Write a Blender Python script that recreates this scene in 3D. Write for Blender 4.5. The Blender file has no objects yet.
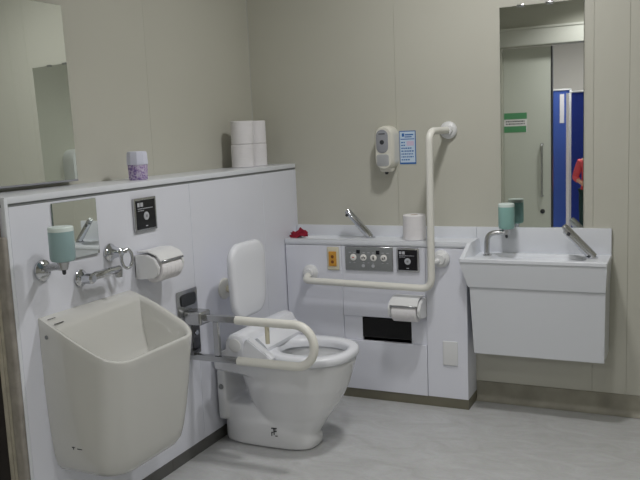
import bpy, bmesh, math, random
from mathutils import Vector, Matrix, noise
random.seed(7)
C = bpy.context.scene.collection
PI = math.pi

# ------------------------------------------------------------------ materials
def mat(name, col, rough=.5, metal=0, bump=0, bscale=60, var=0, vscale=8, coat=0, trans=0, ior=1.45, emit=None, estr=0, spec=.5, sss=0):
    m = bpy.data.materials.new(name); m.use_nodes = True
    nt = m.node_tree; b = nt.nodes['Principled BSDF']
    c = tuple((x / 12.92 if x <= .04045 else ((x + .055) / 1.055) ** 2.4) for x in [v / 255 for v in col]) + (1,)
    b.inputs['Base Color'].default_value = c
    b.inputs['Roughness'].default_value = rough
    b.inputs['Metallic'].default_value = metal
    b.inputs['Specular IOR Level'].default_value = spec
    b.inputs['Coat Weight'].default_value = coat
    b.inputs['Transmission Weight'].default_value = trans
    b.inputs['IOR'].default_value = ior
    if emit:
        b.inputs['Emission Color'].default_value = emit + (1,); b.inputs['Emission Strength'].default_value = estr
    tc = nt.nodes.new('ShaderNodeTexCoord')
    if var:
        n = nt.nodes.new('ShaderNodeTexNoise'); n.inputs['Scale'].default_value = vscale; n.inputs['Detail'].default_value = 6
        nt.links.new(tc.outputs['Object'], n.inputs['Vector'])
        r = nt.nodes.new('ShaderNodeMapRange'); r.inputs['To Min'].default_value = 1 - var; r.inputs['To Max'].default_value = 1 + var
        r.inputs['From Min'].default_value = .3; r.inputs['From Max'].default_value = .7
        nt.links.new(n.outputs['Fac'], r.inputs['Value'])
        h = nt.nodes.new('ShaderNodeHueSaturation'); h.inputs['Color'].default_value = c
        nt.links.new(r.outputs['Result'], h.inputs['Value']); nt.links.new(h.outputs['Color'], b.inputs['Base Color'])
    if bump:
        n = nt.nodes.new('ShaderNodeTexNoise'); n.inputs['Scale'].default_value = bscale; n.inputs['Detail'].default_value = 4
        nt.links.new(tc.outputs['Object'], n.inputs['Vector'])
        bp = nt.nodes.new('ShaderNodeBump'); bp.inputs['Strength'].default_value = bump; bp.inputs['Distance'].default_value = .002
        nt.links.new(n.outputs['Fac'], bp.inputs['Height']); nt.links.new(bp.outputs['Normal'], b.inputs['Normal'])
    return m

M_wall = mat('beige wall panel', (191, 190, 179), .42, bump=.05, bscale=150, var=.012, vscale=3)
M_white = mat('white laminate', (222, 224, 233), .33, var=.008, vscale=2)
M_cap = mat('white solid surface', (220, 223, 229), .28)
M_china = mat('white glazed china', (220, 221, 223), .09, coat=.6)
M_seat = mat('white seat plastic', (226, 228, 234), .25)
M_rail = mat('ivory resin rail', (224, 223, 216), .35)
M_plast = mat('white plastic', (220, 221, 222), .35)
M_ivory = mat('ivory plastic', (214, 208, 186), .45)
M_chrome = mat('chrome', (205, 207, 212), .1, 1)
M_steel = mat('brushed stainless steel', (186, 187, 188), .26, 1, bump=.1, bscale=90)
M_steeld = mat('polished dark steel', (120, 120, 120), .16, 1, bump=.15, bscale=30)
M_mirror = mat('silvered mirror', (236, 240, 237), .012, 1)
M_mirg = mat('mirror edge glass', (120, 135, 125), .2, .5)
M_kick = mat('olive grey skirting', (110, 107, 92), .4, var=.06, vscale=14)
M_kickl = mat('dark grey skirting', (92, 92, 90), .4, var=.05, vscale=14)
M_base = mat('taupe vinyl skirting', (142, 139, 126), .5, var=.2, vscale=9)
M_black = mat('black recess', (8, 8, 9), .6)
M_blackg = mat('black gloss panel', (20, 20, 26), .15)
M_greyp = mat('grey button panel', (128, 131, 132), .45, var=.03, vscale=80)
M_button = mat('white button', (232, 230, 226), .4)
M_redink = mat('red ink', (196, 70, 60), .5)
M_ink = mat('dark ink', (30, 32, 38), .5)
M_inkg = mat('pale grey ink', (180, 182, 188), .5)
M_amber = mat('amber call button', (205, 150, 60), .35, var=.1, vscale=60)
M_paper = mat('tissue paper', (226, 224, 226), .95, bump=.3, bscale=120)
M_paperc = mat('cardboard core', (168, 150, 128), .9)
M_soap = mat('teal liquid soap', (142, 184, 178), .3, var=.03, vscale=14)
M_soapcap = mat('frosted bottle top', (214, 226, 222), .4)
M_bluep = mat('blue print', (48, 104, 176), .5)
M_bluepl = mat('pale blue print', (196, 214, 232), .5)
M_red = mat('red cloth', (138, 20, 44), .85, bump=.6, bscale=60)
M_greyw = mat('grey window plastic', (148, 150, 156), .25)
M_dark = mat('dark grey plastic', (52, 54, 58), .35)
M_lav = mat('lavender frosted plastic', (214, 216, 232), .35)
M_taupe = mat('weathered taupe edging', (172, 166, 152), .5, var=.16, vscale=25)
M_taupe2 = mat('grey brown edging', (146, 141, 134), .5, var=.16, vscale=25)
M_umber = mat('dark umber board', (36, 30, 30), .6)
M_ceil = mat('white ceiling', (225, 225, 218), .8, bump=.1, bscale=60)
M_door = mat('pale grey door', (206, 208, 198), .4)
M_header = mat('pale header', (214, 214, 206), .4)
M_green = mat('green sign', (92, 158, 112), .5)
M_navy = mat('blue fabric partition', (30, 52, 140), .85, bump=.2, bscale=300)
M_navyl = mat('light blue fabric partition', (70, 98, 180), .85)
M_hall = mat('hall wall', (190, 186, 180), .6)
M_hallw = mat('hall white wall', (240, 236, 238), .6)
M_skin = mat('skin', (200, 150, 125), .55)
M_pink = mat('coral knit top', (214, 84, 92), .85, bump=.3, bscale=120)
M_trous = mat('dark green trousers', (26, 50, 48), .85)
M_hair = mat('black hair', (22, 18, 16), .6)
M_shoe = mat('dark shoe', (30, 28, 28), .5)
M_diff = mat('light diffuser', (240, 240, 240), .6, emit=(1, .99, .95), estr=5)

def floor_mat():
    m = mat('mottled vinyl floor', (186, 186, 178), .34)
    nt = m.node_tree; b = nt.nodes['Principled BSDF']; tc = nt.nodes.new('ShaderNodeTexCoord')
    n1 = nt.nodes.new('ShaderNodeTexNoise'); n1.inputs['Scale'].default_value = 5; n1.inputs['Detail'].default_value = 10; n1.inputs['Roughness'].default_value = .7; n1.inputs['Distortion'].default_value = 1.2
    mp = nt.nodes.new('ShaderNodeMapping'); mp.inputs['Scale'].default_value = (1, 2.2, 1)
    nt.links.new(tc.outputs['Object'], mp.inputs['Vector']); nt.links.new(mp.outputs['Vector'], n1.inputs['Vector'])
    r = nt.nodes.new('ShaderNodeValToRGB'); nt.links.new(n1.outputs['Fac'], r.inputs['Fac'])
    e = r.color_ramp.elements; e[0].position = .33; e[0].color = (.41, .415, .41, 1); e[1].position = .66; e[1].color = (.52, .53, .535, 1)
    el = r.color_ramp.elements.new(.5); el.color = (.47, .475, .475, 1)
    n2 = nt.nodes.new('ShaderNodeTexNoise'); n2.inputs['Scale'].default_value = 70; n2.inputs['Detail'].default_value = 3
    nt.links.new(mp.outputs['Vector'], n2.inputs['Vector'])
    mx = nt.nodes.new('ShaderNodeMixRGB'); mx.blend_type = 'OVERLAY'; mx.inputs['Fac'].default_value = .12
    nt.links.new(r.outputs['Color'], mx.inputs['Color1']); nt.links.new(n2.outputs['Color'], mx.inputs['Color2'])
    hs = nt.nodes.new('ShaderNodeHueSaturation'); hs.inputs['Saturation'].default_value = .9
    nt.links.new(mx.outputs['Color'], hs.inputs['Color'])
    nt.links.new(hs.outputs['Color'], b.inputs['Base Color'])
    bp = nt.nodes.new('ShaderNodeBump'); bp.inputs['Strength'].default_value = .06
    nt.links.new(n2.outputs['Fac'], bp.inputs['Height']); nt.links.new(bp.outputs['Normal'], b.inputs['Normal'])
    return m
M_floor = floor_mat()

def floral_mat():
    m = mat('purple floral print', (200, 190, 215), .4)
    nt = m.node_tree; b = nt.nodes['Principled BSDF']; tc = nt.nodes.new('ShaderNodeTexCoord')
    v = nt.nodes.new('ShaderNodeTexVoronoi'); v.inputs['Scale'].default_value = 70
    n = nt.nodes.new('ShaderNodeTexNoise'); n.inputs['Scale'].default_value = 45; n.inputs['Detail'].default_value = 3; n.inputs['Distortion'].default_value = 2.5
    nt.links.new(tc.outputs['Object'], n.inputs['Vector']); nt.links.new(n.outputs['Color'], v.inputs['Vector'])
    r = nt.nodes.new('ShaderNodeValToRGB'); nt.links.new(n.outputs['Fac'], r.inputs['Fac'])
    e = r.color_ramp.elements; e[0].position = .40; e[0].color = (.16, .10, .30, 1); e[1].position = .62; e[1].color = (.56, .52, .62, 1)
    k = e.new(.48); k.color = (.40, .30, .50, 1)
    nt.links.new(r.outputs['Color'], b.inputs['Base Color'])
    return m
M_floral = floral_mat()

# ------------------------------------------------------------------ mesh helpers
def NB(): return bmesh.new()

def box(bm, x0, x1, y0, y1, z0, z1, bev=0, seg=2):
    r = bmesh.ops.create_cube(bm, size=1)
    vs = r['verts']
    for v in vs:
        v.co = Vector((x0 + (v.co.x + .5) * (x1 - x0), y0 + (v.co.y + .5) * (y1 - y0), z0 + (v.co.z + .5) * (z1 - z0)))
    if bev:
        es = list({e for v in vs for e in v.link_edges})
        bmesh.ops.bevel(bm, geom=es, offset=bev, segments=seg, affect='EDGES', profile=.6)
    return bm

def hexa(bm, pts):
    """8 points: bottom 4 (ccw) then top 4"""
    v = [bm.verts.new(p) for p in pts]
    for f in ((3, 2, 1, 0), (4, 5, 6, 7), (0, 1, 5, 4), (1, 2, 6, 5), (2, 3, 7, 6), (3, 0, 4, 7)):
        bm.faces.new([v[i] for i in f])
    return bm

def loft(bm, rings, cap0=True, cap1=True):
    rv = [[bm.verts.new(p) for p in r] for r in rings]
    n = len(rv[0])
    for a, b in zip(rv, rv[1:]):
        for i in range(n):
            j = (i + 1) % n
            bm.faces.new((a[i], a[j], b[j], b[i]))
    if cap0: bm.faces.new(rv[0][::-1])
    if cap1: bm.faces.new(rv[-1])
    return bm

def frame_at(d):
    d = d.normalized(); a = Vector((0, 0, 1)) if abs(d.z) < .9 else Vector((1, 0, 0))
    s = d.cross(a).normalized(); return s, s.cross(d).normalized()

def tube(bm, pts, r, n=14, rs=None, flat=1.0):
    pts = [Vector(p) for p in pts]
    s = None; rings = []
    for i, p in enumerate(pts):
        t = (pts[min(i + 1, len(pts) - 1)] - pts[max(i - 1, 0)]).normalized()
        if s is None: s, u = frame_at(t)
        else:
            s = (s - t * s.dot(t)).normalized(); u = s.cross(t).normalized()
        rr = rs[i] if rs else r
        rings.append([p + (s * math.cos(2 * PI * k / n) + u * flat * math.sin(2 * PI * k / n)) * rr for k in range(n)])
    return loft(bm, rings)

def arc_path(pts, rad, seg=8):
    """polyline with rounded corners"""
    pts = [Vector(p) for p in pts]; out = [pts[0]]
    for a, b, c in zip(pts, pts[1:], pts[2:]):
        d1 = (a - b); d2 = (c - b); r = min(rad, d1.length * .49, d2.length * .49)
        p1 = b + d1.normalized() * r; p2 = b + d2.normalized() * r
        for k in range(seg + 1):
            t = k / seg; out.append(p1 * (1 - t) ** 2 + b * 2 * t * (1 - t) + p2 * t ** 2)
    out.append(pts[-1]); return out

def cyl(bm, a, b, r, r2=None, n=24):
    return tube(bm, [a, b], r, n, rs=[r, r2 if r2 is not None else r])

def lathe(bm, c, axis, prof, n=28):
    """prof: list of (dist along axis, radius)"""
    c = Vector(c); ax = Vector(axis).normalized(); s, u = frame_at(ax)
    rings = [[c + ax * h + (s * math.cos(2 * PI * k / n) + u * math.sin(2 * PI * k / n)) * max(r, 1e-4) for k in range(n)] for h, r in prof]
    return loft(bm, rings)

def sphere(bm, c, r, sc=(1, 1, 1)):
    res = bmesh.ops.create_uvsphere(bm, u_segments=16, v_segments=10, radius=r)
    for v in res['verts']: v.co = Vector((v.co.x * sc[0], v.co.y * sc[1], v.co.z * sc[2])) + Vector(c)

def rrect(w, h, r, n=6):
    """rounded rectangle outline in 2D centred at 0"""
    o = []
    for cx, cy, a in ((w / 2 - r, h / 2 - r, 0), (-w / 2 + r, h / 2 - r, 90), (-w / 2 + r, -h / 2 + r, 180), (w / 2 - r, -h / 2 + r, 270)):
        for k in range(n + 1):
            t = math.radians(a + 90 * k / n); o.append((cx + r * math.cos(t), cy + r * math.sin(t)))
    return o

def finish(name, bm, m, parent=None, smooth=True, angle=38):
    bmesh.ops.recalc_face_normals(bm, faces=bm.faces[:])
    me = bpy.data.meshes.new(name); bm.to_mesh(me); bm.free()
    if m: me.materials.append(m)
    o = bpy.data.objects.new(name, me); C.objects.link(o)
    if smooth:
        for p in me.polygons: p.use_smooth = True
        me.set_sharp_from_angle(angle=math.radians(angle))
    if parent:
        o.parent = parent
        w = Matrix.Identity(4); q = parent; 
        o.matrix_parent_inverse = world(parent).inverted()
    return o

def world(o):
    m = o.matrix_basis.copy()
    if o.parent: m = world(o.parent) @ o.matrix_parent_inverse @ m
    return m

def thing(name, label, cat, loc=(0, 0, 0), group=None):
    o = bpy.data.objects.new(name, None); C.objects.link(o); o.location = loc; o.empty_display_size = .05
    o['label'] = label; o['category'] = cat
    if group: o['group'] = group
    return o

def tag(o, label, cat, group=None):
    o['label'] = label; o['category'] = cat
    if group: o['group'] = group
    return o

def struct(name, bm, m, parent=None, label=None, **k):
    o = finish(name, bm, m, parent, **k)
    if not parent: o['kind'] = 'structure'
    if label: o['label'] = label
    return o

def subsurf(o, lv=2):
    s = o.modifiers.new('sub', 'SUBSURF'); s.levels = lv; s.render_levels = lv

M_china2 = mat('warm white glazed china', (198, 198, 194), .09, coat=.6)
M_vanity = mat('light grey white basin front', (205, 208, 213), .3)
# ------------------------------------------------------------------ key dimensions (metres)
H1 = 1.173      # ledge top
HB = .854       # worktop upstand top
HC = .80        # worktop
DC = .161       # worktop depth
XE = .943       # counter right end
XL = -.241      # upper left wall
YE = -1.92      # near end of ledge
K = .048
XR = 2.6; YF = -3.9; ZC = 2.5

# ------------------------------------------------------------------ room shell
b = NB(); box(b, XL - .1, XR + .1, YF - .12, .1, -.06, 0)
struct('floor', b, M_floor, smooth=False)
b = NB(); box(b, XL, XR, YF, 0, ZC, ZC + .06)
struct('ceiling', b, M_ceil, smooth=False)
def panels_x(y0, y1, xs, z0, z1):
    b = NB()
    for a, c in zip(xs, xs[1:]):
        box(b, a + .0004, c - .0004, y0, y1, z0, z1, .0005, 1)
    box(b, xs[0], xs[-1], y0 + .004, y1 + .02, z0, z1)
    return b
struct('wall_back', panels_x(0, .06, [XL, .563, 1.476, 1.622, 2.2, XR], 0, ZC), M_wall, smooth=False)
b = NB()
for a, c in ((YF, -2.1), (-2.1, -.878), (-.878, 0)): box(b, XL - .06, XL, a + .0003, c - .0003, 0, ZC, .0003, 1)
box(b, XL - .08, XL - .004, YF, 0, 0, ZC)
struct('wall_left', b, M_wall, smooth=False)
b = NB(); box(b, XR, XR + .08, YF, 0, 0, ZC)
struct('wall_right', b, M_wall, smooth=False)
# front wall with a doorway
b = NB()
box(b, XL - .08, .244, YF - .1, YF, 0, ZC); box(b, 1.15, XR + .08, YF - .1, YF, 0, ZC); box(b, .244, 1.15, YF - .1, YF, 2.04, ZC)
struct('wall_front', b, M_wall, smooth=False)
# sliding door
b = NB(); box(b, -.25, .69, YF - .16, YF - .105, .01, 2.035, .003)
door = struct('door_1', b, M_door)
door['label'] = 'pale grey sliding door half open, seen in the washbasin mirror'
b = NB()
tube(b, arc_path([(.605, YF - .105, 1.13), (.605, YF - .06, 1.13), (.605, YF - .06, .64), (.605, YF - .105, .64)], .03), .011, 12)
finish('door_handle', b, M_steel, door)
b = NB(); lathe(b, (.605, YF - .106, .49), (0, 1, 0), [(0, .022), (.008, .022), (.012, .014)]); finish('lock', b, M_dark, door)
b = NB(); box(b, .684, .696, YF - .165, YF - .1, .01, 2.035); finish('door_gasket', b, M_dark, door)
b = NB(); box(b, .235, 1.2, YF, YF + .03, 2.045, 2.19, .004); box(b, .22, 1.22, YF, YF + .04, 2.19, 2.21, .003)
struct('trim_1', b, M_header)
s = thing('door_sign', 'green and white sign on the sliding door, seen in the mirror', 'sign', (.35, YF - .104, 1.34))
b = NB(); box(b, .246, .462, YF - .1055, YF - .1035, 1.25, 1.435); finish('sign_face', b, M_hallw, s, smooth=False)
b = NB(); box(b, .246, .462, YF - .1036, YF - .1028, 1.375, 1.435); box(b, .246, .455, YF - .1036, YF - .1028, 1.25, 1.31); finish('green_band', b, M_green, s, smooth=False)
b = NB()
for row in range(2):
    x = .262
    while x < .44:
        w = random.uniform(.006, .018); box(b, x, x + w, YF - .1036, YF - .1030, 1.325 + row * .024, 1.337 + row * .024); x += w + .006
finish('lettering', b, M_ink, s, smooth=False)

# corridor beyond the doorway
b = NB(); box(b, -1.5, 3.4, -8.4, YF - .12, -.06, 0); struct('floor_hall', b, M_floor, smooth=False)
b = NB(); box(b, -1.5, 3.4, -8.4, YF - .1, 2.6, 2.66); struct('ceiling_hall', b, M_ceil, smooth=False)
b = NB(); box(b, -1.5, .99, -8.0, -7.9, 0, 2.6); struct('wall_hall', b, M_hall, smooth=False)
b = NB(); box(b, .99, 3.4, -8.3, -8.2, 0, 2.6); struct('wall_hall_end', b, M_hallw, smooth=False)
b = NB(); box(b, -1.6, -1.5, -8.4, YF - .1, 0, 2.6); box(b, 3.4, 3.5, -8.4, YF - .1, 0, 2.6); struct('wall_hall_sides', b, M_hall, smooth=False)

# ------------------------------------------------------------------ left chase wall (ledge)
b = NB()
ys = [YE, -.971, -.357, -.02]
for a, c in zip(ys, ys[1:]):
    box(b, -.02, 0, a + .0008, c - .0008, K, H1 - .031, .0012, 1)
box(b, -.02, 0, -.0192, 0, K, H1 - .031, .001, 1)
box(b, XL, -.003, YE, 0, K, H1 - .031)
struct('wall_left_lower', b, M_white, smooth=False)
b = NB(); box(b, XL, .001, YE - .012, 0, H1 - .021, H1, .0035, 2)
struct('trim_2', b, M_cap)
b = NB(); box(b, XL, -.005, YE, 0, H1 - .032, H1 - .02)  # recessed strip; the shadow line under the ledge lip is in its grey
struct('shadow_gap_strip', b, M_greyp, smooth=False)
b = NB(); box(b, -.02, .003, YE, -1.212, 0, K); box(b, -.02, .003, -1.21, 0, 0, K)
struct('baseboard_left', b, M_kickl, smooth=False)
# near end of the chase: edge bands and the dark board behind them
b = NB(); box(b, -.016, .0015, YE - .014, YE, K, H1 - .004, .004, 2); struct('trim_4', b, M_cap)
b = NB(); box(b, -.034, .0045, YE - .034, YE - .0145, .0, 1.055, .008, 3); struct('trim_5', b, M_taupe2)
b = NB(); box(b, -.0485, -.036, YE - .03, YE - .002, 0, 1.15, .003, 2); box(b, -.068, -.050, YE - .03, YE - .002, 0, 1.15, .003, 2); struct('trim_6', b, M_taupe)
b = NB(); box(b, XL, -.070, YE - .022, YE - .002, 0, 1.15, .002, 1); struct('wall_left_end', b, M_umber)

# ------------------------------------------------------------------ back baseboard (coved)
b = NB()
prof = [(0, .097), (-.006, .095), (-.007, .03), (-.014, .012), (-.03, .0015), (0, .0015)]
loft(b, [[(x, y, z) for y, z in prof] for x in (XE + .001, XR)])
struct('baseboard_back', b, M_base)
b = NB(); loft(b, [[(XR + y, yy, z) for y, z in prof] for yy in (YF, -.03)]); struct('baseboard_right', b, M_base)

# ------------------------------------------------------------------ mirrors
def mirror(name, label, quad_c, w, h, axis, tilt_yaw=0, tilt_pitch=0):
    """thin mirror, local x = width, z = height, facing -y; placed by matrix"""
    t = thing(name, label, 'mirror', quad_c)
    t.rotation_euler = (tilt_pitch, 0, axis + tilt_yaw)
    g = NB(); box(g, -w / 2, w / 2, -.0052, -.005, -h / 2, h / 2)
    bk = NB(); box(bk, -w / 2 - .0005, w / 2 + .0005, -.0049, 0, -h / 2 - .0005, h / 2 + .0005)
    for nm, bm, m in (('mirror_glass', g, M_mirror), ('mirror_edge', bk, M_mirg)):
        o = finish(nm, bm, m, None, smooth=False); o.parent = t
    return t
# back wall
mb = mirror('wall_mirror', 'tall frameless mirror on the back wall above the washbasin', (1.2525, -.0005, 1.352), .363, .995, 0)
for x in (1.165, 1.29):
    b = NB(); box(b, x - 1.2525 - .017, x - 1.2525 + .017, -.011, -.0052, .491, .503, .002); o = finish('mirror_glint', b, M_chrome); o.parent = mb  # chrome blocks put in for the glare along the mirror's top edge
# left, facing +x : local -y -> +x  => rotate +90deg about z
ml = mirror('wall_mirror', 'large frameless mirror on the left wall above the ledge', (XL + .015, -1.387 - .55, 1.506), 1.10, .632, PI / 2, math.radians(-1.07), math.radians(-1.0))
b = NB(); box(b, -.55, .55, -.0085, .0, -.3195, -.3125, .001, 1); o = finish('mirror_channel', b, M_greyw); o.parent = ml
ms = mirror('ledge_panel_mirror', 'small square mirror on the white panel above the slop sink', (.0025, -1.645, 1.041), .202, .19, PI / 2, math.radians(-.72), 0)

# ------------------------------------------------------------------ back counter cabinet
cab = thing('counter_cabinet', 'low white panelled cabinet along the back wall behind the toilet', 'cabinet', (.47, -.08, 0))
b = NB(); box(b, .004, XE - .003, -DC + .018, -.002, K, HC - .028); box(b, .3145, .744, -DC + .018, -.06, .2975, .42)
finish('carcass', b, M_white, cab, smooth=False)
def cpanel(name, x0, x1, z0, z1, y=-DC, m=None):
    b = NB(); box(b, x0 + .001, x1 - .001, y, -DC + .0182, z0, z1, .0012, 1); return finish(name, b, m or M_white, cab)
cpanel('panel', .004, .314, K, HC - .03)
cpanel('panel', .314, .744, .42, HC - .03)
cpanel('access_panel', .314, .744, K, .298, y=-DC - .003)
cpanel('panel', .744, XE - .001, K, HC - .03)
b = NB(); box(b, .315, .412, -DC + .006, -DC + .0182, .299, .419); finish('recess_panel', b, M_white, cab, smooth=False)
b = NB(); box(b, .666, .743, -DC + .006, -DC + .0182, .299, .419); finish('recess_panel', b, M_white, cab, smooth=False)
b = NB(); box(b, .413, .665, -DC + .004, -DC + .0182, .316, .4135, .001, 1); finish('dark_window', b, M_black, cab, smooth=False)['label'] = 'black window'
b = NB(); box(b, .004, XE - .001, -DC + .001, -.002, 0.0005, K); finish('plinth', b, M_kick, cab, smooth=False)
# cover plate
b = NB(); box(b, .822, .894, -DC - .006, -DC, .210, .328, .004, 3); finish('cover_plate', b, M_plast, cab)

wt = thing('worktop', 'long narrow white worktop with upstand over the back cabinet', 'worktop', (.47, -.08, HC))
b = NB()
# slab with a shallow oval basin under the straight spout
x0, x1, y0, y1 = .003, XE + .002, -DC - .004, -.019
n = 40; cx, cy, rx, ry = .225, -.085, .145, .05
ring0 = []; 
def onrect(a):
    dx, dy = math.cos(a), math.sin(a); return dx, dy
outer = []; inner = []
for k in range(n):
    a = 2 * PI * k / n; inner.append((cx + rx * math.cos(a), cy + ry * math.sin(a)))
rx1 = .40
for k in range(n):
    a = 2 * PI * k / n; dx, dy = math.cos(a) * rx, math.sin(a) * ry
    t = 1e9
    if dx > 1e-9: t = min(t, (rx1 - cx) / dx)
    if dx < -1e-9: t = min(t, (x0 - cx) / dx)
    if dy > 1e-9: t = min(t, (y1 - cy) / dy)
    if dy < -1e-9: t = min(t, (y0 - cy) / dy)
    outer.append((cx + dx * t, cy + dy * t))
rings = [[(x, y, HC) for x, y in outer], [(x, y, HC) for x, y in inner]]
for f, dz in ((.97, -.004), (.86, -.014), (.5, -.019), (.1, -.02)):
    rings.append([(cx + (x - cx) * f, cy + (y - cy) * f, HC + dz) for x, y in inner])
loft(b, rings, False, True)
box(b, rx1, x1, y0, y1, HC - .001, HC)
box(b, x0, x1, y0, y0 + .006, HC - .0215, HC - .0005, .002, 2)
box(b, x0, x1, y0 + .004, y1, HC - .0275, HC - .0215)
finish('top_slab', b, M_cap, wt)
b = NB(); box(b, .003, XE + .012, -.019, -.0005, HC - .026, HB, .002, 2); finish('upstand', b, M_cap, wt)

# small chrome spout on worktop
sp = thing('basin_spout', 'slanted round chrome spout on the narrow worktop behind the toilet', 'faucet', (.44, -.07, HC))
b = NB(); tube(b, [(.434, -.066, .803), (.422, -.07, .82), (.332, -.094, .930), (.325, -.096, .939)], .0185, 18, rs=[.0185, .0185, .0165, .013]); finish('spout', b, M_chrome, sp)
b = NB(); lathe(b, (.436, -.066, HC + .0005), (0, 0, 1), [(0, .023), (.005, .023), (.008, .016)]); finish('flange', b, M_chrome, sp)
b = NB(); cyl(b, (.330, -.098, .920), (.327, -.110, .914), .007); finish('outlet', b, M_dark, sp)

# call button plate
cb = thing('call_button', 'small ivory emergency call plate with amber button on the back cabinet', 'call button', (.27, -DC, .705))
b = NB(); box(b, .240, .302, -DC - .008, -DC - .0002, .648, .764, .006, 3); finish('plate', b, M_ivory, cb)
b = NB(); box(b, .250, .290, -DC - .012, -DC - .008, .668, .742, .004, 3); finish('button', b, M_amber, cb)['label'] = 'amber button'
b = NB()
for z in (.690, .716): lathe(b, (.27, -DC - .0118, z), (0, -1, 0), [(0, .008), (.0012, .008), (.0016, .005)])
finish('button_mark', b, mat('brown ink', (120, 70, 30), .5), cb)

# washlet control panel
SHX = .008
cp = thing('control_panel', 'grey toilet control panel with four round white buttons', 'control panel', (.45, -DC, .71))
b = NB(); box(b, .331 + SHX, .574 + SHX, -DC - .009, -DC - .0002, .653, .767, .003, 2); finish('face', b, M_greyp, cp)
b = NB(); box(b, .328 + SHX, .577 + SHX, -DC - .005, -DC - .0001, .650, .770, .002, 1); finish('bezel', b, M_steel, cp)
for i, x in enumerate((.382, .435, .487, .540)):
    b = NB(); lathe(b, (x, -DC - .009, .7165), (0, -1, 0), [(0, .0165), (.002, .0165), (.0032, .0145)]); bt = finish('button', b, M_button, cp)
    b = NB(); yy0, yy1 = -DC - .0135, -DC - .0123
    if i == 0: box(b, x - .005, x + .005, yy0, yy1, .7145, .7185)
    elif i == 1:
        box(b, x - .009, x - .003, yy0, yy1, .712, .718); box(b, x - .001, x + .002, yy0, yy1, .715, .724); box(b, x + .004, x + .009, yy0, yy1, .711, .719)
    elif i == 2:
        box(b, x - .002, x + .002, yy0, yy1, .707, .719); box(b, x - .005, x + .005, yy0, yy1, .714, .718); box(b, x - .002, x + .002, yy0, yy1, .721, .726)
    else:
        box(b, x - .008, x + .001, yy0, yy1, .710, .714); box(b, x - .008, x - .005, yy0, yy1, .714, .720); box(b, x + .002, x + .008, yy0, yy1, .717, .722); box(b, x + .005, x + .008, yy0, yy1, .710, .717)
    finish('symbol', b, M_redink if i == 0 else M_ink, bt, smooth=False)
for x in (.433, .484):
    b = NB(); lathe(b, (x, -DC - .009, .676), (0, -1, 0), [(0, .008), (.0015, .008)]); finish('small_button', b, M_inkg, cp)
for x, z in ((.408, .745), (.510, .743)):
    b = NB(); box(b, x - .009, x + .009, -DC - .0105, -DC - .009, z - .009, z + .009); finish('display', b, M_blackg, cp, smooth=False)
b = NB()
for k in range(9):
    x = .358 + k * .0245
    if k in (2, 6): continue
    box(b, x, x + .012, -DC - .0097, -DC - .0088, .739, .742); box(b, x, x + .009, -DC - .0097, -DC - .0088, .690, .692)
finish('lettering', b, M_inkg, cp, smooth=False)

def flush_plate(name, label, org, ax, w, h):
    """sensor plate; ax = 'x' for facing +x or 'y' for facing -y. org = centre on the surface"""
    t = thing(name, label, 'flush sensor', org)
    t.rotation_euler = (0, 0, PI / 2 if ax == 'x' else 0)
    def put(nm, b, m, lab=None, par=None, smooth=True):
        o = finish(nm, b, m, None, smooth=smooth); o.parent = par or t
        return o
    b = NB(); box(b, -w / 2, w / 2, -.010, -.0002, -h / 2, h / 2, .003, 2); put('frame', b, M_steel)
    f = .86
    b = NB(); box(b, -w / 2 * f, w / 2 * f, -.0116, -.0101, -h / 2 * f, h / 2 * f, .0008, 1); pf = put('face', b, M_blackg)
    b = NB(); lathe(b, (0, -.0116, -.006), (0, -1, 0), [(0, .0155), (.0015, .0155), (.0022, .012)]); put('sensor', b, M_inkg)
    b = NB(); box(b, -.005, .005, -.0143, -.0137, -.011, -.001); put('sensor_mark', b, M_greyp, smooth=False)
    b = NB()
    box(b, -w * .37, -w * .27, -.0122, -.0115, h * .24, h * .36); box(b, -w * .24, -w * .12, -.0122, -.0115, h * .24, h * .36)
    for r_ in range(2):
        x = -w * .36
        while x < (w * .3 if r_ == 0 else -w * .1):
            ww = random.uniform(.002, .006); box(b, x, x + ww, -.0122, -.0115, h * (.17 - r_ * .06), h * (.17 - r_ * .06) + .003); x += ww + .0022
    box(b, -.006, .006, -.0122, -.0115, -h * .36, -h * .33)
    put('lettering', b, M_inkg, smooth=False)
    return t
flush_plate('flush_sensor_plate', 'black flush sensor plate on the back cabinet beside the control panel', (.661, -DC, .711), 'y', .112, .114)
flush_plate('flush_sensor_plate', 'black flush sensor plate on the left panel above the paper holder', (0, -1.276, 1.0505), 'x', .132, .126)

# ------------------------------------------------------------------ grab rail on the back wall
gr = thing('grab_rail', 'L-shaped white grab rail in front of the back cabinet and wall', 'grab rail', (.8, -.1, .6))
RY = -.23
b = NB()
path = arc_path([(.825, -.012, 1.313), (.798, RY, 1.312), (.794, RY, .590), (.138, RY, .602), (.142, -DC - .006, .628)], .055, 9)
tube(b, path, .0168, 18); finish('rail', b, M_rail, gr)
b = NB(); tube(b, arc_path([(.796, RY, .712), (.815, -.195, .714), (.824, -DC - .006, .722)], .02), .012, 14); finish('bracket', b, M_plast, gr)
for c, ax in (((.825, -.0003, 1.313), (0, -1, 0)), ((.142, -DC - .0003, .630), (0, -1, 0)), ((.824, -DC - .0003, .722), (0, -1, 0))):
    b = NB(); lathe(b, c, ax, [(0, .041), (.012, .041), (.019, .036), (.022, .026), (.034, .022)]); finish('flange', b, M_plast, gr)

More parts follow.
